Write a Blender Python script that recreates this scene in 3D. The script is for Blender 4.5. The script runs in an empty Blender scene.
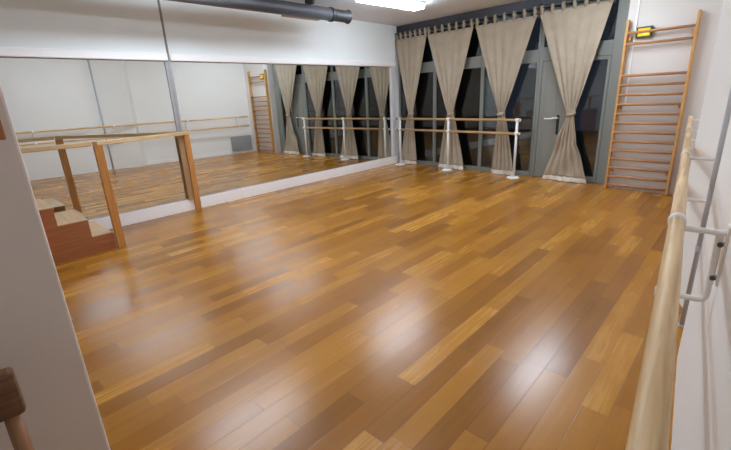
import bpy, bmesh, math, random
from mathutils import Vector, Matrix
random.seed(7)
S = bpy.context.scene
COL = S.collection
PI = math.pi

# ------------------------------------------------------------------ frames of the room
W, BE, AL = 5.279, 0.1585, 0.0591
NM = Vector((math.cos(AL), math.sin(AL), 0)); TM = Vector((math.sin(AL), -math.cos(AL), 0))
NR = Vector((math.cos(BE), math.sin(BE), 0)); TR = Vector((math.sin(BE), -math.cos(BE), 0))
Z = Vector((0, 0, 1))
H = 2.755                                   # ceiling


def M(o, t, z):                            # mirror wall: o out of the wall, t toward the viewer
    return NM * o + TM * t + Z * z


def R(o, t, z):                            # right wall: o out of the wall, t toward the viewer
    return Vector((W, 0, 0)) - NR * o + TR * t + Z * z


def P(x, y, z):
    return Vector((x, y, z))


# ------------------------------------------------------------------ object helpers
def link(name, bm, m, parent=None, base=None, smooth=False, bevel=0.0):
    """one mesh object; vertices given in world coordinates, origin at base (or at the parent)"""
    bmesh.ops.recalc_face_normals(bm, faces=bm.faces[:])
    if parent is not None:
        base = parent.matrix_world.translation if parent.get('_b') is None else Vector(parent['_b'])
    if base is None:
        lo = Vector((min(v.co[i] for v in bm.verts) for i in range(3)))
        hi = Vector((max(v.co[i] for v in bm.verts) for i in range(3)))
        base = Vector(((lo.x + hi.x) / 2, (lo.y + hi.y) / 2, lo.z))
    base = Vector(base)
    for v in bm.verts:
        v.co -= base
    me = bpy.data.meshes.new(name)
    bm.to_mesh(me); bm.free()
    for p in me.polygons:
        p.use_smooth = smooth
    o = bpy.data.objects.new(name, me)
    COL.objects.link(o)
    ms = m if isinstance(m, (list, tuple)) else [m]
    for x in ms:
        me.materials.append(x)
    if parent is not None:
        o.parent = parent
    else:
        o.location = base
    o['_b'] = list(base)
    if bevel > 0:
        b = o.modifiers.new('bevel', 'BEVEL'); b.width = bevel; b.segments = 2; b.limit_method = 'ANGLE'
        b.angle_limit = math.radians(40)
    return o


def thing(name, label, cat, base, group=None):
    o = bpy.data.objects.new(name, None); COL.objects.link(o)
    o.location = base; o['_b'] = list(base)
    o.empty_display_size = 0.1
    return tag(o, label, cat, group)


def tag(o, label, cat, group=None):
    o['label'] = label; o['category'] = cat
    if group:
        o['group'] = group
    return o


def struct(name, bm, m, bevel=0.0, parent=None, smooth=False):
    o = link(name, bm, m, parent, bevel=bevel, smooth=smooth)
    if parent is None:
        o['kind'] = 'structure'
    return o


def NB():
    return bmesh.new()


def hexa(bm, a, b, c, d, up):
    """box from a base quad and an up vector"""
    q = [bm.verts.new(v) for v in (a, b, c, d)]
    r = [bm.verts.new(Vector(v) + up) for v in (a, b, c, d)]
    bm.faces.new(q[::-1]); bm.faces.new(r)
    for i in range(4):
        j = (i + 1) % 4
        bm.faces.new((q[i], q[j], r[j], r[i]))


def fbox(bm, F, o0, o1, t0, t1, z0, z1):   # box in one of the room frames
    hexa(bm, F(o0, t0, z0), F(o1, t0, z0), F(o1, t1, z0), F(o0, t1, z0), Z * (z1 - z0))


def prism(bm, pts, vec):                    # polygon extruded
    vec = Vector(vec)
    a = [bm.verts.new(p) for p in pts]; b = [bm.verts.new(Vector(p) + vec) for p in pts]
    bm.faces.new(a[::-1]); bm.faces.new(b)
    n = len(pts)
    for i in range(n):
        j = (i + 1) % n
        bm.faces.new((a[i], a[j], b[j], b[i]))


def tube(bm, pts, r, n=16, cap=True):
    pts = [Vector(p) for p in pts]
    rs = r if isinstance(r, (list, tuple)) else [r] * len(pts)
    rings = []
    up = None
    for i, p in enumerate(pts):
        if i == 0: d = pts[1] - p
        elif i == len(pts) - 1: d = p - pts[-2]
        else: d = (pts[i + 1] - p).normalized() + (p - pts[i - 1]).normalized()
        d.normalize()
        if up is None:
            up = Vector((0, 0, 1)) if abs(d.z) < 0.9 else Vector((0, 1, 0))
        x = up - d * up.dot(d)
        x.normalize(); y = d.cross(x); up = x
        rings.append([bm.verts.new(p + (x * math.cos(2 * PI * k / n) + y * math.sin(2 * PI * k / n)) * rs[i]) for k in range(n)])
    for a, b in zip(rings, rings[1:]):
        for k in range(n):
            bm.faces.new((a[k], a[(k + 1) % n], b[(k + 1) % n], b[k]))
    if cap:
        bm.faces.new(rings[0][::-1]); bm.faces.new(rings[-1])


def arc(pts, r=0.03, n=5):
    """round the corners of a polyline"""
    out = [Vector(pts[0])]
    for a, b, c in zip(pts, pts[1:], pts[2:]):
        a, b, c = Vector(a), Vector(b), Vector(c)
        p = b + (a - b).normalized() * r; q = b + (c - b).normalized() * r
        for i in range(n + 1):
            s = i / n
            out.append(p * (1 - s) ** 2 + b * 2 * s * (1 - s) + q * s * s)
    out.append(Vector(pts[-1]))
    return out


# ------------------------------------------------------------------ materials
def s2l(c):
    return tuple(((x / 255) / 12.92 if x / 255 <= 0.04045 else ((x / 255 + 0.055) / 1.055) ** 2.4) for x in c) + (1,)


def mat(name, col, rough=0.6, metal=0.0, spec=0.5, bump=0.0, bscale=60, var=0.0, vscale=3.0, coat=0.0):
    m = bpy.data.materials.new(name); m.use_nodes = True
    nt = m.node_tree; b = nt.nodes['Principled BSDF']
    c = s2l(col)
    b.inputs['Base Color'].default_value = c
    b.inputs['Roughness'].default_value = rough; b.inputs['Metallic'].default_value = metal
    b.inputs['Specular IOR Level'].default_value = spec
    b.inputs['Coat Weight'].default_value = coat
    tc = nt.nodes.new('ShaderNodeTexCoord')
    if var > 0:
        n = nt.nodes.new('ShaderNodeTexNoise'); n.inputs['Scale'].default_value = vscale; n.inputs['Detail'].default_value = 4
        nt.links.new(tc.outputs['Object'], n.inputs['Vector'])
        r = nt.nodes.new('ShaderNodeValToRGB')
        r.color_ramp.elements[0].position = 0.3; r.color_ramp.elements[1].position = 0.7
        r.color_ramp.elements[0].color = tuple(x * (1 - var) for x in c[:3]) + (1,)
        r.color_ramp.elements[1].color = tuple(min(1, x * (1 + var)) for x in c[:3]) + (1,)
        nt.links.new(n.outputs['Fac'], r.inputs['Fac']); nt.links.new(r.outputs['Color'], b.inputs['Base Color'])
    if bump > 0:
        n = nt.nodes.new('ShaderNodeTexNoise'); n.inputs['Scale'].default_value = bscale; n.inputs['Detail'].default_value = 3
        nt.links.new(tc.outputs['Object'], n.inputs['Vector'])
        bp = nt.nodes.new('ShaderNodeBump'); bp.inputs['Strength'].default_value = bump; bp.inputs['Distance'].default_value = 0.004
        nt.links.new(n.outputs['Fac'], bp.inputs['Height']); nt.links.new(bp.outputs['Normal'], b.inputs['Normal'])
    return m


def wood(name, dark, light, axis, rough=0.4, scale=1.0, coat=0.0):
    """streaky grain along a direction (world-aligned vector)"""
    m = bpy.data.materials.new(name); m.use_nodes = True
    nt = m.node_tree; b = nt.nodes['Principled BSDF']; N = nt.nodes.new
    b.inputs['Roughness'].default_value = rough; b.inputs['Coat Weight'].default_value = coat
    tc = N('ShaderNodeTexCoord')
    ax = Vector(axis).normalized()
    q = ax.rotation_difference(Vector((1, 0, 0))).to_euler()
    mp = N('ShaderNodeMapping'); mp.inputs['Rotation'].default_value = q
    nt.links.new(tc.outputs['Object'], mp.inputs['Vector'])
    mp2 = N('ShaderNodeMapping'); mp2.inputs['Scale'].default_value = (2.5 * scale, 45 * scale, 45 * scale)
    nt.links.new(mp.outputs['Vector'], mp2.inputs['Vector'])
    n = N('ShaderNodeTexNoise'); n.inputs['Scale'].default_value = 1.0; n.inputs['Detail'].default_value = 6; n.inputs['Distortion'].default_value = 0.8
    nt.links.new(mp2.outputs['Vector'], n.inputs['Vector'])
    r = N('ShaderNodeValToRGB')
    r.color_ramp.elements[0].position = 0.32; r.color_ramp.elements[1].position = 0.68
    r.color_ramp.elements[0].color = s2l(dark); r.color_ramp.elements[1].color = s2l(light)
    nt.links.new(n.outputs['Fac'], r.inputs['Fac']); nt.links.new(r.outputs['Color'], b.inputs['Base Color'])
    return m


def plank_floor():
    m = bpy.data.materials.new('plank_floor'); m.use_nodes = True
    nt = m.node_tree; b = nt.nodes['Principled BSDF']; N = nt.nodes.new; L = nt.links.new

    def math_(op, a, bb=None, c=None):
        n = N('ShaderNodeMath'); n.operation = op
        for i, v in enumerate((a, bb, c)):
            if v is None: continue
            if isinstance(v, (int, float)): n.inputs[i].default_value = v
            else: L(v, n.inputs[i])
        return n.outputs[0]
    g = N('ShaderNodeNewGeometry')
    mp = N('ShaderNodeMapping'); mp.vector_type = 'POINT'; mp.inputs['Rotation'].default_value = (0, 0, -(AL + 0.008))
    L(g.outputs['Position'], mp.inputs['Vector'])
    sx = N('ShaderNodeSeparateXYZ'); L(mp.outputs['Vector'], sx.inputs['Vector'])
    PW = 0.115
    row = math_('DIVIDE', sx.outputs['X'], PW); rid = math_('FLOOR', row); rf = math_('FRACT', row)
    wn = N('ShaderNodeTexWhiteNoise'); wn.noise_dimensions = '1D'; L(rid, wn.inputs['W'])
    wn2 = N('ShaderNodeTexWhiteNoise'); wn2.noise_dimensions = '1D'; L(math_('ADD', rid, 57.3), wn2.inputs['W'])
    plen = math_('MULTIPLY_ADD', wn2.outputs['Value'], 0.55, 0.62)
    u = math_('DIVIDE', math_('MULTIPLY_ADD', wn.outputs['Value'], 7.0, sx.outputs['Y']), plen)
    uid = math_('FLOOR', u); uf = math_('FRACT', u)
    cv = N('ShaderNodeCombineXYZ'); L(rid, cv.inputs[0]); L(uid, cv.inputs[1])
    pn = N('ShaderNodeTexWhiteNoise'); pn.noise_dimensions = '2D'; L(cv.outputs[0], pn.inputs['Vector'])
    # grain
    off = N('ShaderNodeVectorMath'); off.operation = 'MULTIPLY_ADD'
    L(pn.outputs['Color'], off.inputs[0]); off.inputs[1].default_value = (40, 40, 40); L(mp.outputs['Vector'], off.inputs[2])
    m2 = N('ShaderNodeMapping'); m2.inputs['Scale'].default_value = (34, 1.6, 1); L(off.outputs[0], m2.inputs['Vector'])
    gn = N('ShaderNodeTexNoise'); gn.inputs['Scale'].default_value = 1; gn.inputs['Detail'].default_value = 7; gn.inputs['Distortion'].default_value = 0.7
    L(m2.outputs['Vector'], gn.inputs['Vector'])
    bl = N('ShaderNodeTexNoise'); bl.inputs['Scale'].default_value = 3.0; bl.inputs['Detail'].default_value = 3; L(mp.outputs['Vector'], bl.inputs['Vector'])
    mixv = math_('ADD', math_('MULTIPLY', pn.outputs['Value'], 0.62), math_('MULTIPLY', gn.outputs['Fac'], 0.30))
    mixv = math_('ADD', mixv, math_('MULTIPLY', bl.outputs['Fac'], 0.22))
    r = N('ShaderNodeValToRGB'); e = r.color_ramp.elements
    e[0].position = 0.18; e[0].color = s2l((131, 83, 25))
    e[1].position = 0.98; e[1].color = s2l((204, 152, 64))
    for p, c in ((0.42, (155, 100, 29)), (0.62, (167, 112, 34)), (0.82, (183, 125, 40))):
        x = e.new(p); x.color = s2l(c)
    L(mixv, r.inputs['Fac'])
    # gaps
    ex = math_('MULTIPLY', math_('MINIMUM', rf, math_('SUBTRACT', 1, rf)), PW)
    ey = math_('MULTIPLY', math_('MINIMUM', uf, math_('SUBTRACT', 1, uf)), plen)
    ed = math_('MINIMUM', ex, ey)
    mr = N('ShaderNodeMapRange'); mr.inputs['From Min'].default_value = 0.0006; mr.inputs['From Max'].default_value = 0.0028
    mr.inputs['To Min'].default_value = 0.62; mr.inputs['To Max'].default_value = 1; L(ed, mr.inputs['Value'])
    mx = N('ShaderNodeMix'); mx.data_type = 'RGBA'; mx.blend_type = 'MULTIPLY'; mx.inputs[0].default_value = 1
    L(r.outputs['Color'], mx.inputs[6]); L(mr.outputs[0], mx.inputs[7])
    L(mx.outputs[2], b.inputs['Base Color'])
    rr = math_('MULTIPLY_ADD', gn.outputs['Fac'], 0.08, math_('MULTIPLY_ADD', pn.outputs['Value'], 0.04, FLOOR_ROUGH + .03))
    L(rr, b.inputs['Roughness'])
    b.inputs['Specular IOR Level'].default_value = 0.5
    bp = N('ShaderNodeBump'); bp.inputs['Strength'].default_value = 0.25; bp.inputs['Distance'].default_value = 0.002
    hh = math_('ADD', mr.outputs[0], math_('MULTIPLY', pn.outputs['Value'], 0.2)); L(mr.outputs[0], bp.inputs['Height'])
    L(bp.outputs['Normal'], b.inputs['Normal'])
    return m


FLOOR_ROUGH = 0.165


def emis(name, col, strength):
    m = bpy.data.materials.new(name); m.use_nodes = True
    nt = m.node_tree; nt.nodes.remove(nt.nodes['Principled BSDF'])
    e = nt.nodes.new('ShaderNodeEmission'); e.inputs['Color'].default_value = s2l(col); e.inputs['Strength'].default_value = strength
    nt.links.new(e.outputs[0], nt.nodes['Material Output'].inputs[0])
    return m


def glass(name):
    m = bpy.data.materials.new(name); m.use_nodes = True
    nt = m.node_tree; nt.nodes.remove(nt.nodes['Principled BSDF'])
    t = nt.nodes.new('ShaderNodeBsdfTransparent'); t.inputs['Color'].default_value = (0.72, 0.78, 0.80, 1)
    g = nt.nodes.new('ShaderNodeBsdfGlossy'); g.inputs['Roughness'].default_value = 0.03; g.inputs['Color'].default_value = (0.92, 0.97, 1, 1)
    f = nt.nodes.new('ShaderNodeFresnel'); f.inputs['IOR'].default_value = 1.95
    x = nt.nodes.new('ShaderNodeMixShader')
    nt.links.new(f.outputs[0], x.inputs[0]); nt.links.new(t.outputs[0], x.inputs[1]); nt.links.new(g.outputs[0], x.inputs[2])
    nt.links.new(x.outputs[0], nt.nodes['Material Output'].inputs[0])
    return m


WALL = mat('wall_paint', (238, 238, 237), 0.75, bump=0.05, bscale=120, var=0.02, vscale=1.5)
WALLP = mat('pier_paint', (216, 212, 208), 0.75, bump=0.05, bscale=120, var=0.02, vscale=1.5)
WALLU = mat('upper_wall_paint', (232, 239, 241), 0.75, bump=0.05, bscale=120, var=0.02, vscale=1.5)
CEIL = mat('ceiling_paint', (220, 227, 235), 0.85, bump=0.08, bscale=90, var=0.03, vscale=2)
GREYW = mat('partition_paint', (226, 220, 214), 0.8, bump=0.05, bscale=140, var=0.02, vscale=2)
TRIMW = mat('white_trim', (246, 246, 247), 0.45)
ALU = mat('aluminium', (178, 180, 184), 0.35, metal=0.6)
PVC = mat('light_grey_post', (214, 214, 216), 0.45)
JOINT = mat('grey_joint', (128, 124, 120), 0.6)
STEEL = mat('dark_steel', (62, 66, 74), 0.5, var=0.1)
DUCT = mat('duct_grey', (92, 94, 100), 0.45, metal=0.3, var=0.08)
DUCTD = mat('duct_dark', (44, 45, 48), 0.5)
FLAP = mat('duct_flap', (176, 164, 146), 0.6)
FRAME = mat('window_frame_grey', (122, 126, 121), 0.5)
DOORM = mat('door_grey', (126, 127, 120), 0.55, var=0.03)
GLASS = glass('night_glass')
MIRR = mat('mirror_silver', (232, 236, 234), 0.012, metal=1.0)
FLOOR = plank_floor()
WHITE = mat('white_enamel', (238, 238, 236), 0.35)
PIPEG = mat('pipe_grey', (184, 188, 196), 0.5)
RADI = mat('radiator_grey', (150, 154, 158), 0.5)
BOLT = mat('bolt_grey', (92, 94, 100), 0.4, metal=0.6)
BLACKM = mat('black_metal', (24, 24, 26), 0.4)
BLACKF = mat('black_rubber', (26, 27, 30), 0.8)
CLOTH = mat('curtain_linen', (170, 158, 140), 0.9, spec=0.2, bump=0.25, bscale=400, var=0.06, vscale=6)
HEM = mat('curtain_lining', (214, 207, 198), 0.9, spec=0.2, bump=0.25, bscale=400)
W_BARRE = wood('barre_oak', (192, 152, 98), (242, 214, 168), TR, 0.42, 1.0)
W_BARX = wood('barre_beech', (158, 124, 82), (186, 150, 104), (1, 0, 0), 0.45)
W_UP = wood('ladder_pine', (190, 138, 78), (216, 166, 102), (0, 0, 1), 0.45)
W_RUNG = wood('ladder_rung', (160, 112, 74), (192, 144, 100), (1, 0, 0), 0.45)
W_POST = wood('post_oak', (170, 112, 54), (202, 144, 76), (0, 0, 1), 0.4)
W_POSTREFL = wood('post_reflection_brown', (150, 116, 82), (180, 144, 106), (0, 0, 1), 0.4)
W_RAIL = wood('rail_oak', (190, 158, 114), (216, 186, 142), (M(0.854, 5.8, 0) - M(0.05, 4.5, 0)), 0.4)
W_RAILS = wood('rail_oak_stairs', (190, 158, 114), (216, 186, 142), TM, 0.4)
W_TREAD = wood('tread_oak', (196, 160, 116), (218, 186, 142), NM, 0.4)
W_MAH = wood('mahogany', (140, 82, 46), (164, 102, 62), TM, 0.4)
W_CHAIR = wood('chair_wood', (92, 64, 46), (124, 90, 64), (0, 1, 0), 0.4)
W_CHAIRL = wood('chair_leg_wood', (126, 88, 58), (156, 114, 78), (0, 0, 1), 0.4)
W_PEG = wood('peg_rail_wood', (150, 92, 52), (176, 116, 70), (0, 1, 0), 0.5)
LAMPF = mat('lamp_housing', (236, 236, 238), 0.4)
LAMPE = emis('lamp_diffuser', (232, 243, 255), 38.0)
EXITB = mat('exit_housing', (52, 78, 48), 0.4)
EXITW = emis('exit_lens', (255, 236, 150), 1.6)
EXITY = emis('exit_glow', (255, 196, 40), 1.5)
OUT = mat('night_paving', (60, 62, 66), 0.9)

# ------------------------------------------------------------------ setting
bm = NB()
hexa(bm, P(-0.6, 0.3, -0.1), P(-0.6, -8.3, -0.1), P(6.9, -8.3, -0.1), P(6.9, 0.3, -0.1), Z * 0.1)
struct('floor', bm, FLOOR)
bm = NB()
hexa(bm, P(-0.6, 0.35, H), P(-0.6, -8.3, H), P(6.9, -8.3, H), P(6.9, 0.35, H), Z * 0.1)
struct('ceiling', bm, CEIL)
bm = NB(); fbox(bm, M, -0.12, 0.0, -0.30, 8.1, 0, H); struct('wall_left', bm, WALL)
bm = NB()                                          # wall above the mirrors
fbox(bm, M, 0.001, 0.05, 0.0, 4.565, 2.0, H)
fbox(bm, M, 0.001, 0.05, 4.595, 7.95, 2.0, H)
fbox(bm, M, 0.001, 0.035, 4.565, 4.595, 2.0, H)
struct('wall_left_upper', bm, WALLU)
bm = NB(); fbox(bm, M, 0.0512, 0.075, 0.0, 4.562, 1.985, 2.075); fbox(bm, M, 0.0512, 0.075, 4.598, 7.9, 1.985, 2.075)
struct('trim_1', bm, TRIMW, bevel=0.008)
bm = NB(); fbox(bm, M, 0.0355, 0.052, 4.566, 4.594, 2.0, H - .001); struct('trim_2', bm, JOINT)
bm = NB(); fbox(bm, M, 0.001, 0.045, -0.02, 7.9, 0.0, 0.16); struct('baseboard_left', bm, TRIMW, bevel=0.006)
bm = NB(); fbox(bm, M, 0.001, 0.05, 0.0, 0.13, 0.161, 1.984); struct('trim_3', bm, PVC, bevel=0.006)
bm = NB(); fbox(bm, M, 0.001, 0.04, 4.555, 4.59, 0.161, 1.999); fbox(bm, M, 0.001, 0.034, 4.5905, 4.63, 0.161, 1.999)
struct('trim_4', bm, ALU, bevel=0.003)

bm = NB(); fbox(bm, R, -0.12, 0.0, -0.30, 8.2, 0, H); struct('wall_right', bm, WALL)
bm = NB(); prism(bm, [R(0.0005, 2.98, 0), R(0.16, 3.10, 0), R(0.0005, 3.69, 0)], Z * (H - .001)); struct('wall_right_pilaster', bm, WALL)
bm = NB(); fbox(bm, R, 0.0005, 0.07, 4.12, 8.15, 0, H - .001); struct('wall_right_lining', bm, WALL)
bm = NB(); fbox(bm, R, 0.0005, 0.014, 0.03, 2.97, 0, 0.09)
fbox(bm, R, 0.0005, 0.014, 3.79, 4.115, 0, 0.09)
struct('baseboard_right', bm, TRIMW)
bm = NB()
hexa(bm, P(4.215, 0.0, 0), P(W + .05, 0.0, 0), P(W + .05, 0.35, 0), P(4.215, 0.35, 0), Z * H)
struct('wall_back', bm, WALLP)
bm = NB()
hexa(bm, P(-0.5, -8.12, 0), P(6.85, -8.12, 0), P(6.85, -8.0, 0), P(-0.5, -8.0, 0), Z * H)
struct('wall_rear', bm, WALL)
bm = NB(); hexa(bm, P(4.38, -7.99, 0), P(4.50, -7.99, 0), P(4.50, -6.515, 0), P(4.38, -6.515, 0), Z * (H - .001))
struct('wall_partition', bm, GREYW, bevel=0.008)
bm = NB(); hexa(bm, P(-0.02, 0.13, 2.58), P(4.21, 0.13, 2.58), P(4.21, 0.34, 2.58), P(-0.02, 0.34, 2.58), Z * (H - 2.581))
struct('trim_5', bm, STEEL)
bm = NB(); hexa(bm, P(-3, 0.36, -0.12), P(7, 0.36, -0.12), P(7, 9, -0.12), P(-3, 9, -0.12), Z * 0.05)
struct('ground', bm, OUT)

# window wall: grey metal frames with night glass
YW = 0.20


def wbox(bm, x0, x1, z0, z1, y0=YW - 0.03, y1=YW + 0.04):
    hexa(bm, P(x0, y0, z0), P(x1, y0, z0), P(x1, y1, z0), P(x0, y1, z0), Z * (z1 - z0))


bays = [(-0.015, 0.93), (0.93, 1.985), (1.985, 2.995)]
for i, (a, b) in enumerate(bays):
    w = bpy.data.objects.new('window_%d' % (i + 1), None); COL.objects.link(w)
    w.location = ((a + b) / 2, YW, 0); w['_b'] = list(w.location); w['kind'] = 'structure'
    bm = NB()
    wbox(bm, a, a + 0.035, 0, 2.579); wbox(bm, b - 0.035, b - .001, 0, 2.579)
    wbox(bm, a + 0.035, b - 0.035, 0, 0.07); wbox(bm, a + 0.035, b - 0.035, 1.83, 2.02); wbox(bm, a + 0.035, b - 0.035, 2.55, 2.579)
    link('window_frame', bm, FRAME, w, bevel=0.004)
    bm = NB(); wbox(bm, a + 0.0355, b - 0.0355, 0.0705, 1.8295, YW, YW + 0.012); link('lower_pane', bm, GLASS, w)
    bm = NB(); wbox(bm, a + 0.0355, b - 0.0355, 2.0205, 2.5495, YW, YW + 0.012); link('upper_pane', bm, GLASS, w)
d = bpy.data.objects.new('door_1', None); COL.objects.link(d); d.location = (3.55, YW, 0); d['_b'] = list(d.location); d['kind'] = 'structure'
bm = NB()
wbox(bm, 2.997, 3.05, 0, 2.579); wbox(bm, 4.03, 4.21, 0, 2.579); wbox(bm, 3.05, 4.03, 1.84, 2.04); wbox(bm, 3.05, 4.03, 2.55, 2.579)
link('door_frame', bm, FRAME, d, bevel=0.004)
bm = NB(); wbox(bm, 3.0505, 4.0295, 2.0405, 2.5495, YW, YW + 0.012); link('upper_pane', bm, GLASS, d)
bm = NB(); wbox(bm, 3.055, 3.485, 0.01, 1.835, YW - 0.02, YW + 0.03)
for z0, z1 in ((0.12, 0.80), (0.92, 1.72)):
    wbox(bm, 3.11, 3.125, z0, z1, YW - 0.024, YW - 0.019); wbox(bm, 3.30, 3.315, z0, z1, YW - 0.024, YW - 0.019)
    wbox(bm, 3.11, 3.315, z0, z0 + .015, YW - 0.024, YW - 0.019); wbox(bm, 3.11, 3.315, z1 - .015, z1, YW - 0.024, YW - 0.019)
leaf = link('door_leaf', bm, DOORM, d)
bm = NB(); wbox(bm, 3.345, 3.385, 0.72, 1.02, YW - 0.032, YW - 0.0205); link('lock_plate', bm, BLACKM, leaf, bevel=.003)
bm = NB(); tube(bm, arc([P(3.365, YW - 0.03, 0.975), P(3.365, YW - 0.075, 0.975), P(3.29, YW - 0.075, 0.975)], .02), 0.011, 10)
link('door_handle', bm, WHITE, leaf, smooth=True)
bm = NB(); wbox(bm, 3.14, 3.28, 0.955, 0.972, YW - 0.0225, YW - 0.0205); link('door_label', bm, WHITE, leaf)
bm = NB(); wbox(bm, 3.49, 3.55, 0.01, 1.835); wbox(bm, 3.55, 4.025, 0.01, 0.09); wbox(bm, 3.55, 4.025, 1.79, 1.835); wbox(bm, 3.985, 4.025, .09, 1.79)
link('side_light_frame', bm, FRAME, d, bevel=.003)
bm = NB(); wbox(bm, 3.5505, 3.9845, 0.0905, 1.7895, YW, YW + 0.012); link('side_light_pane', bm, GLASS, d)

# ------------------------------------------------------------------ mirrors
for t0, t1, lab in ((0.132, 4.553, 'large wall mirror in the long bay reaching the window corner'),
                    (4.632, 7.85, 'wall mirror behind the wooden stairs, left of the aluminium joint')):
    root = thing('wall_mirror', lab, 'mirror', M(0.003, (t0 + t1) / 2, 0.161), 'studio wall mirrors')
    bm = NB(); fbox(bm, M, 0.003, 0.02, t0 + .004, t1 - .004, 0.17, 1.975); link('mirror_glass', bm, MIRR, root)
    bm = NB(); fbox(bm, M, 0.003, 0.026, t0, t1, 0.161, 0.1695); link('lower_rail', bm, ALU, root)
    bm = NB(); fbox(bm, M, 0.003, 0.026, t0, t1, 1.9755, 1.984); link('upper_rail', bm, ALU, root)

# ------------------------------------------------------------------ curtains
YC = 0.06
ROD = 2.60


def lerp(a, b, s): return a + (b - a) * s
def smooth(s): return s * s * (3 - 2 * s)


def curtain(idx, top, ztop, waist, bot, label, nf, tie2=None, seed=0):
    rnd = random.Random(seed)
    root = thing('curtain', label, 'curtain', P((bot[0] + bot[1]) / 2, YC, 0), 'linen tab-top curtains')
    zw = 1.045
    NU, NV = 110, 64
    ph = [rnd.uniform(0, 6.28) for _ in range(6)]

    def edges(z):
        if z >= zw:
            s = (z - zw) / (ztop - zw)
            e = s ** 0.94
            hw = 0.050
            return lerp(waist - hw, top[0], e), lerp(waist + hw, top[1], e)
        s = (zw - z) / zw
        if tie2:
            zk, hk = tie2
            if z > zk:
                q = smooth((zw - z) / (zw - zk)); return lerp(waist - .05, waist - hk, q), lerp(waist + .05, waist + hk * .75, q)
            q = ((zk - z) / zk) ** 0.9
            return lerp(waist - hk, bot[0], q), lerp(waist + hk * .75, bot[1], q)
        e = s ** 0.72
        return lerp(waist - .05, bot[0], e), lerp(waist + .05, bot[1], e)

    def pt(u, z):
        a, b = edges(z)
        w = b - a
        full = min(1.0, w / (top[1] - top[0]))
        amp = 0.004 + 0.024 * (1 - full)
        amp *= 0.75 if z > zw else 1.0
        if abs(z - zw) < 0.12: amp *= 0.75 + 0.25 * abs(z - zw) / 0.12
        uu = u + 0.010 * math.sin(9 * u + ph[0] + z * 0.9)
        y = amp * math.sin(2 * PI * nf * uu + ph[1]) + 0.45 * amp * math.sin(2 * PI * nf * 0.43 * uu + ph[2] + z * 0.6)
        if z < 0.16: y -= 0.045 * (1 - z / 0.16) ** 2 * (0.6 + 0.4 * math.sin(9 * u + ph[3]))
        if tie2 and z < zw - .02:
            y += 0.018 * math.sin(11 * z - 6 * u + ph[4]) * math.sin(PI * min(1, z / .9))
        x = lerp(a, b, u) + 0.3 * amp * math.cos(2 * PI * nf * uu + ph[1])
        if z < 0.02: z = max(0.004, z)
        return P(x, YC + max(-0.095, min(0.075, y)), z)

    def sheet(z0, z1, nv):
        bm = NB()
        rows = []
        for j in range(nv + 1):
            z = lerp(z0, z1, j / nv)
            rows.append([bm.verts.new(pt(i / NU, z)) for i in range(NU + 1)])
        for a, b in zip(rows, rows[1:]):
            for i in range(NU):
                bm.faces.new((a[i], a[i + 1], b[i + 1], b[i]))
        return bm
    o = link('curtain_panel', sheet(0.075, ztop, NV), CLOTH, root, smooth=True)
    sm = o.modifiers.new('t', 'SOLIDIFY'); sm.thickness = 0.003
    o = link('hem', sheet(0.006, 0.075, 6), HEM, root, smooth=True)
    sm = o.modifiers.new('t', 'SOLIDIFY'); sm.thickness = 0.005
    # knot / tieback
    bm = NB(); ring = []
    for k in range(25):
        a = 2 * PI * k / 24
        ring.append(P(waist + 0.060 * math.cos(a), YC + 0.052 * math.sin(a), zw + 0.012 * math.sin(a + 1)))
    for k in range(24):
        pass
    n = 8; rr = []
    for k in range(24):
        a = 2 * PI * k / 24
        c = ring[k]; rad = Vector((math.cos(a), math.sin(a), 0))
        rr.append([bm.verts.new(c + rad * (0.010 * math.cos(2 * PI * q / n)) + Z * (0.026 * math.sin(2 * PI * q / n))) for q in range(n)])
    for k in range(24):
        for q in range(n):
            bm.faces.new((rr[k][q], rr[k][(q + 1) % n], rr[(k + 1) % 24][(q + 1) % n], rr[(k + 1) % 24][q]))
    link('tieback', bm, CLOTH, root, smooth=True)
    # tabs over the rod
    nt = 7
    for k in range(nt):
        x = lerp(top[0] + 0.035, top[1] - 0.035, k / (nt - 1))
        bm = NB(); prof = []
        u = (x - top[0]) / (top[1] - top[0])
        y0 = pt(u, ztop).y
        path = [P(x, y0 - .004, ztop - 0.03), P(x, YC - 0.022, ROD - 0.02)]
        for q in range(9):
            a = PI - PI * q / 8
            path.append(P(x, YC + 0.022 * math.cos(a), ROD + 0.022 * math.sin(a)))
        path += [P(x, YC + 0.022, ROD - 0.02), P(x, y0 + .006, ztop - 0.03)]
        va = [[bm.verts.new(p + Vector((dx, 0, 0))) for p in path] for dx in (-0.021, 0.021)]
        for i in range(len(path) - 1):
            bm.faces.new((va[0][i], va[1][i], va[1][i + 1], va[0][i + 1]))
        o = link('tab', bm, CLOTH, root, smooth=True)
        sm = o.modifiers.new('t', 'SOLIDIFY'); sm.thickness = 0.003
    return root


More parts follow.
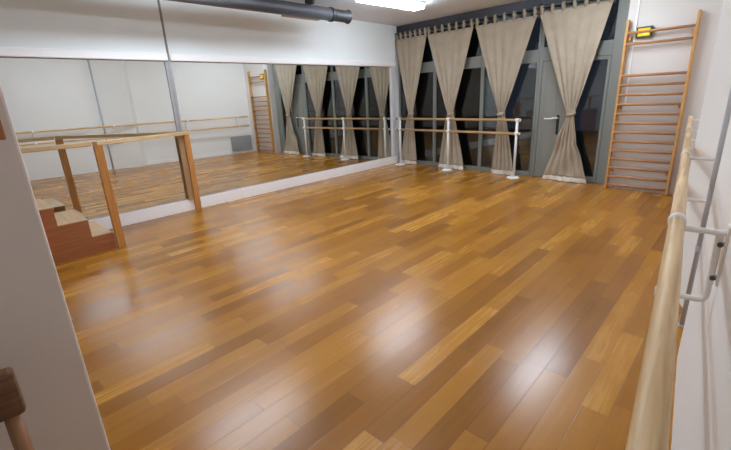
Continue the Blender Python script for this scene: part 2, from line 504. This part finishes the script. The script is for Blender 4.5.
curtain(0, (0.012, 0.825), 2.50, 0.41, (0.11, 0.57), 'knotted beige curtain in the mirror corner, first from the mirror', 4.3, seed=3)
curtain(1, (0.84, 1.84), 2.495, 1.40, (1.15, 1.75), 'knotted beige curtain behind the middle post of the window barre', 4.8, seed=5)
curtain(2, (1.875, 2.95), 2.50, 2.44, (2.30, 2.74), 'knotted beige curtain behind the right end of the window barre', 5.0, seed=8)
curtain(3, (2.99, 4.00), 2.53, 3.60, (3.26, 3.95), 'wide flared beige curtain knotted in front of the grey door', 5.2, tie2=(0.60, 0.17), seed=11)
root = thing('curtain_rod', 'long dark curtain rod under the steel beam, above the windows', 'curtain rod', P(2.05, YC, ROD))
bm = NB(); tube(bm, [P(0.005, YC, ROD), P(4.10, YC, ROD)], 0.014, 12); link('rod', bm, STEEL, root, smooth=True)
for x in (0.832, 1.857, 2.97, 4.06):
    bm = NB(); tube(bm, [P(x, YC + .012, ROD), P(x, 0.1295, ROD + 0.06)], 0.008, 8); link('rod_bracket', bm, STEEL, root, smooth=True)

# ------------------------------------------------------------------ window barre (free-standing)
YB = -0.085
root = thing('ballet_barre', 'white-posted double ballet barre with wooden rails in front of the windows', 'ballet barre', P(1.5, YB, 0), 'ballet barres')
for x in (0.235, 1.455, 2.82):
    bm = NB(); tube(bm, [P(x, YB, 0.012), P(x, YB, 0.935)], 0.021, 16); link('post', bm, WHITE, root, smooth=True)
    bm = NB(); tube(bm, [P(x, YB - .02, 0.0), P(x, YB - .02, 0.008), P(x, YB - .02, 0.018)], [0.105, 0.105, 0.09], 28); link('base_plate', bm, WHITE, root)
    for z in (0.955, 0.735):
        bm = NB(); tube(bm, [P(x - .03, YB, z), P(x + .03, YB, z)], 0.029, 16); link('rail_clamp', bm, WHITE, root, smooth=True)
for z in (0.955, 0.735):
    bm = NB(); tube(bm, [P(0.125, YB, z), P(2.87, YB, z)], 0.022, 16); link('rail', bm, W_BARX, root, smooth=True)
    for x in (0.12, 2.872):
        bm = NB(); tube(bm, [P(x - .006, YB, z), P(x + .006, YB, z)], 0.023, 16); link('end_cap', bm, WHITE, root)

# ------------------------------------------------------------------ wall bars
root = thing('wall_bars', 'tall wooden gymnastics wall bars ladder on the back wall', 'wall bars', P(4.62, -0.06, 0))
XL, XR = 4.245, 4.985
for x in (XL, XR):
    bm = NB(); hexa(bm, P(x - .015, -0.095, 0.0), P(x + .015, -0.095, 0.0), P(x + .015, -0.02, 0.0), P(x - .015, -0.02, 0.0), Z * 2.235)
    up = link('upright', bm, W_UP, root, bevel=0.006)
    for z in (0.25, 1.12, 1.98):
        bm = NB(); hexa(bm, P(x + (.0155 if x < 4.6 else -.0505), -0.05, z), P(x + (.0505 if x < 4.6 else -.0155), -0.05, z), P(x + (.0505 if x < 4.6 else -.0155), -0.001, z), P(x + (.0155 if x < 4.6 else -.0505), -0.001, z), Z * .05)
        link('wall_block', bm, W_UP, up)
for z in [2.07, 1.935] + [1.545 - 0.1235 * k for k in range(13)]:
    bm = NB(); tube(bm, [P(XL + .015, -0.075, z), P(XR - .015, -0.075, z)], 0.0175, 14)
    for v in bm.verts:
        v.co.y = -0.075 + (v.co.y + 0.075) * 1.25
    link('rung', bm, W_RUNG, root, smooth=True)
# exit light on the wall behind the bars
root = thing('exit_light', 'green-edged emergency light glowing yellow behind the wall bars', 'emergency light', P(4.435, 0, 2.0))
bm = NB(); hexa(bm, P(4.345, -0.045, 2.0), P(4.525, -0.045, 2.0), P(4.525, -0.001, 2.0), P(4.345, -0.001, 2.0), Z * .135); link('housing', bm, EXITB, root, bevel=.01)
bm = NB(); hexa(bm, P(4.368, -0.052, 2.022), P(4.500, -0.052, 2.022), P(4.500, -0.0455, 2.022), P(4.368, -0.0455, 2.022), Z * .09); lens = link('lens', bm, EXITY, root, bevel=.003)
bm = NB(); hexa(bm, P(4.425, -0.055, 2.040), P(4.480, -0.055, 2.040), P(4.480, -0.0525, 2.040), P(4.425, -0.0525, 2.040), Z * .05); link('lit_centre', bm, EXITW, lens)
bm = NB(); hexa(bm, P(4.318, -0.014, 1.2), P(4.332, -0.014, 1.2), P(4.332, -0.001, 1.2), P(4.318, -0.001, 1.2), Z * 1.499)
tag(link('cable_trunking', bm, TRIMW), 'thin white vertical cable trunking left of the emergency light', 'cable trunking')

# ------------------------------------------------------------------ right wall: barre, pipes, radiator
root = thing('ballet_barre', 'wall-mounted double oak ballet barre running along the right wall', 'ballet barre', R(0.2, 3.9, 0), 'ballet barres')
for z, r in ((1.025, 0.0208), (0.775, 0.02)):
    bm = NB(); tube(bm, [R(0.2, 0.16 + 7.3 * k / 12, z) for k in range(13)], r, 20); link('rail', bm, W_BARRE, root, smooth=True)
for t, ow in ((0.45, 0.0), (1.85, 0.0), (3.55, 0.04), (5.08, 0.07), (6.6, 0.07)):
    bm = NB()
    leg = ow + 0.02
    tube(bm, [R(ow + 0.006, t, 1.005), R(0.20, t, 1.005)], 0.0095, 10)
    if ow == 0.04:
        tube(bm, [R(ow + 0.006, t, 0.755), R(0.20, t, 0.755)], 0.0095, 10)
    else:
        tube(bm, arc([R(0.2, t, 0.775), R(leg, t, 0.775), R(leg, t, 1.0)], 0.025), 0.0095, 10)
    fbox(bm, R, ow + .0005, ow + .006, t - .025, t + .025, 0.84 if ow != .04 else .74, 1.03)
    for z in (0.86, 0.97): tube(bm, [R(ow + .006, t, z), R(leg, t, z)], 0.008, 10)
    br = link('bracket', bm, WHITE, root, smooth=False)
    for z, r in ((1.025, 0.0245), (0.775, 0.024)):
        bm = NB(); tube(bm, [R(0.2, t - .02, z), R(0.2, t + .02, z)], r, 20); link('rail_clamp', bm, WHITE, br, smooth=True)
    for z in (0.86, 0.97):
        bm = NB(); tube(bm, [R(leg - .004, t + .009, z), R(leg - .004, t + .014, z)], 0.008, 10); link('bolt', bm, BOLT, br)

root = thing('wall_pipe', 'grey vertical pipe beside the pilaster on the right wall', 'pipe', R(0.045, 3.715, 0), 'heating pipes')
bm = NB(); tube(bm, [R(0.055, 3.74, 0.0), R(0.055, 3.74, H - .001)], 0.017, 16); link('pipe_run', bm, PIPEG, root, smooth=True)
bm = NB(); tube(bm, [R(0.055, 3.74, 0.0), R(0.055, 3.74, 0.01)], 0.026, 18); link('floor_collar', bm, PIPEG, root)
for z in (0.5, 1.9):
    bm = NB(); fbox(bm, R, 0.001, 0.055, 3.735, 3.745, z, z + .03); tube(bm, [R(0.055, 3.74, z), R(0.055, 3.74, z + .03)], 0.0195, 16); link('pipe_clip', bm, PIPEG, root)
root = thing('radiator', 'grey panel radiator low on the right wall, seen in the mirror', 'radiator', R(0.05, 0.36, 0.07))
bm = NB(); fbox(bm, R, 0.045, 0.062, 0.06, 0.69, 0.08, 0.49); link('front_panel', bm, RADI, root, bevel=.006)
bm = NB(); fbox(bm, R, 0.0165, 0.045, 0.08, 0.67, 0.09, 0.48); link('convector', bm, RADI, root)
bm = NB(); tube(bm, [R(0.04, 0.72, 0.0), R(0.04, 0.72, 0.12), R(0.04, 0.68, 0.12)], 0.009, 8); v = link('valve_pipe', bm, WHITE, root)
bm = NB(); tube(bm, [R(0.04, 0.72, 0.125), R(0.04, 0.72, 0.175)], 0.017, 12); link('valve_knob', bm, WHITE, v)

# ------------------------------------------------------------------ stairs and railing on the left
O0, O1 = 0.17, 0.88
steps = [(5.84, 6.035, 0.175), (6.035, 6.29, 0.362), (6.29, 6.55, 0.548), (6.55, 7.85, 0.735)]
root = thing('staircase', 'small wooden staircase with mahogany side and pale oak treads against the mirror', 'stairs', M(0.5, 6.4, 0))


def profile(o, dz):
    pts = [M(o, steps[0][0] + .004, 0.002)]
    for a, b, z in steps:
        pts += [M(o, a + .004, z - dz), M(o, b + (.004 if b < 7 else 0), z - dz)]
    pts.append(M(o, 7.85, 0.002))
    return pts


for o in (O1 - 0.03, O0):
    bm = NB(); prism(bm, profile(o, 0.0), NM * 0.03); link('stringer', bm, W_MAH, root)
for k, (a, b, z) in enumerate(steps):
    bm = NB(); fbox(bm, M, O0 + .0305, O1 - .0305, a - (.006 if k else 0), b - .0005 + (.0 if b < 7 else 0), z - 0.028, z + 0.001); link('tread' if k < 3 else 'landing', bm, W_TREAD, root, bevel=.003)
    z0 = steps[k - 1][2] if k else 0.002
    bm = NB(); fbox(bm, M, O0 + .0305, O1 - .0305, a + .006, a + .022, z0 + .002, z - .0285); link('riser', bm, W_TREAD, root)

root = thing('stair_railing', 'oak stair railing with a post at the foot of the wooden steps', 'railing', M(0.875, 5.80, 0))
A = M(0.878, 5.795, 0); Cc = M(0.075, 4.545, 0)
dv = (Cc - A).normalized(); pv = Vector((-dv.y, dv.x, 0))


def post(c, w, dpt, z, m, ax=NM, ay=TM):
    bm = NB()
    hexa(bm, c - ax * w / 2 - ay * dpt / 2, c + ax * w / 2 - ay * dpt / 2, c + ax * w / 2 + ay * dpt / 2, c - ax * w / 2 + ay * dpt / 2, Z * z)
    return link('post', bm, m, root, bevel=.004)


post(A, 0.055, 0.075, 1.089, W_POST)
post(Cc, 0.05, 0.075, 1.049, W_POST)
bm = NB(); fbox(bm, M, 0.0406, 0.078, 4.584, 4.655, 0.1605, 1.055); link('post_reflection', bm, W_POSTREFL, root, bevel=.004)  # added solid strip in brown, standing in for the post's mirror reflection
bm = NB()
a, b = A - dv * 0.03 + Z * 1.09, Cc + dv * 0.045 + Z * 1.05
hexa(bm, a - pv * .03, b - pv * .03, b + pv * .03, a + pv * .03, Z * 0.042); link('handrail', bm, W_RAIL, root, bevel=.006)
bm = NB(); fbox(bm, M, 0.835, 0.895, 5.845, 7.8, 1.09, 1.132); link('handrail', bm, W_RAILS, root, bevel=.006)
post(M(0.848, 7.3, 0.7365), 0.055, 0.075, 0.353, W_POST)

# ------------------------------------------------------------------ wooden chair and peg rail by the partition (left edge)
root = thing('chair', 'dark wooden chair beside the grey partition, its top rail at the left edge', 'chair', P(4.74, -6.95, 0))
X0, YR, YL = 4.70, -6.70, -7.14
bm = NB()
hexa(bm, P(X0 - .022, YL - .02, 0.625), P(X0 + .03, YL - .02, 0.625), P(X0 + .03, YR + .015, 0.625), P(X0 - .022, YR + .015, 0.625), Z * 0.14)
link('top_rail', bm, W_CHAIR, root, bevel=.012)
for y, s in ((YR - .02, 1), (YL + .02, -1)):
    bm = NB(); tube(bm, [P(X0 + .005, y, 0.624), P(X0 + .02, y, 0.45), P(X0 - .01, y + s * .01, 0.0)], [0.019, 0.021, 0.016], 14); link('rear_leg', bm, W_CHAIRL, root, smooth=True)
    bm = NB(); tube(bm, [P(X0 + .40, y, 0.43), P(X0 + .41, y + s * .01, 0.0)], [0.021, 0.015], 14); link('front_leg', bm, W_CHAIRL, root, smooth=True)
bm = NB(); hexa(bm, P(X0 - .015, YL - .02, 0.43), P(X0 + .44, YL - .03, 0.43), P(X0 + .44, YR + .01, 0.43), P(X0 - .015, YR, 0.43), Z * .03); link('seat', bm, W_CHAIR, root, bevel=.01)
root = thing('peg_rail', 'short brown wooden peg rail fixed high on the grey partition', 'peg rail', P(4.501, -6.8, 1.37))
bm = NB(); hexa(bm, P(4.501, -7.3, 1.375), P(4.523, -7.3, 1.375), P(4.523, -6.54, 1.375), P(4.501, -6.54, 1.375), Z * .06); link('rail_board', bm, W_PEG, root, bevel=.004)
for y in (-7.2, -7.0, -6.8):
    bm = NB(); tube(bm, [P(4.5235, y, 1.40), P(4.575, y, 1.415)], [.009, .012], 10); link('peg', bm, W_PEG, root, smooth=True)

# ------------------------------------------------------------------ ceiling: lamps and duct
def lamp(x, y, label, first=[None]):
    if first[0] is None:
        root = thing('ceiling_lamp', label, 'ceiling lamp', P(x, y, H - 0.05), 'ceiling lamps')
        bm = NB(); hexa(bm, P(x - .12, y - .62, H - .025), P(x + .12, y - .62, H - .025), P(x + .12, y + .62, H - .025), P(x - .12, y + .62, H - .025), Z * .024)
        h = link('housing', bm, LAMPF, root, bevel=.004)
        bm = NB(); hexa(bm, P(x - .11, y - .61, H - .095), P(x + .11, y - .61, H - .095), P(x + .11, y + .61, H - .095), P(x - .11, y + .61, H - .095), Z * .0695)
        df = link('diffuser', bm, LAMPE, root, bevel=.02)
        first[0] = (root, [h, df])
        return root
    r0, ch = first[0]
    r = r0.copy(); COL.objects.link(r); r.location = (x, y, H - 0.05); r['label'] = label
    for c in ch:
        k = c.copy(); COL.objects.link(k); k.parent = r
    return r


lamp(1.69, -1.82, 'lit white ceiling lamp near the end of the duct, in front of the curtains')
lamp(3.97, -1.20, 'ceiling lamp in front of the wall bars, shining on the floor below')
lamp(1.75, -4.75, 'ceiling lamp above the floor before the stair railing')
lamp(4.00, -4.75, 'ceiling lamp above the middle of the floor near the partition')

ZD = 2.585
root = thing('ventilation_duct', 'dark grey round duct with a collar hung under the ceiling along the mirror wall', 'duct', M(0.93, 3.8, ZD))
OD = 0.93
bm = NB(); tube(bm, [M(OD, 2.52, ZD), M(OD, 7.9, ZD)], 0.085, 24); link('duct_run', bm, DUCT, root, smooth=True)
bm = NB(); tube(bm, [M(OD, 2.50, ZD), M(OD, 2.545, ZD)], 0.096, 24); link('collar', bm, DUCTD, root)
bm = NB(); tube(bm, [M(OD, 2.18, ZD), M(OD, 2.22, ZD), M(OD, 2.48, ZD)], [0.098, 0.082, 0.082], 24, cap=False); tube(bm, [M(OD, 2.30, ZD), M(OD, 2.31, ZD)], 0.08, 24)
link('outlet', bm, DUCTD, root, smooth=True)
for t in (2.9, 4.6, 6.3):
    bm = NB(); fbox(bm, M, OD - .09, OD + .09, t - .012, t + .012, ZD + .086, H - .001); link('hanger', bm, DUCTD, root)
bm = NB(); hexa(bm, M(OD - .27, 2.55, 2.535), M(OD - .10, 2.55, 2.555), M(OD - .10, 3.2, 2.555), M(OD - .27, 3.2, 2.535), Z * .012); link('flap', bm, FLAP, root)

# ------------------------------------------------------------------ world, camera, colour
wd = bpy.data.worlds.new('night'); S.world = wd; wd.use_nodes = True
bg = wd.node_tree.nodes['Background']; bg.inputs['Color'].default_value = (0.35, 0.45, 0.7, 1); bg.inputs['Strength'].default_value = 0.05

cd = bpy.data.cameras.new('camera'); cam = bpy.data.objects.new('camera', cd); COL.objects.link(cam)
fw = Vector((-0.7013677, 0.6447963, -0.3038438)); r2 = Vector((0.6864996, 0.7257682, -0.0444835)); u2 = Vector((-0.1918374, 0.2397879, 0.9516828))
mw = Matrix((( r2.x, u2.x, -fw.x, 6.1105), (r2.y, u2.y, -fw.y, -6.6029), (r2.z, u2.z, -fw.z, 1.45), (0, 0, 0, 1)))
cam.matrix_world = mw
cd.sensor_fit = 'HORIZONTAL'; cd.sensor_width = 36.0; cd.lens = 36.0 * 405.61 / 731.0
cd.clip_start = 0.01; cd.clip_end = 100
S.camera = cam

S.view_settings.view_transform = 'Standard'; S.view_settings.look = 'None'
S.view_settings.gamma = 1.0; S.view_settings.use_curve_mapping = False
S.view_settings.exposure = 0.0
S.cycles.use_denoising = True
S.cycles.max_bounces = 14; S.cycles.diffuse_bounces = 9; S.cycles.glossy_bounces = 6
S.cycles.caustics_reflective = True; S.cycles.sample_clamp_indirect = 4.0
for o in bpy.data.objects:
    if '_b' in o: del o['_b']
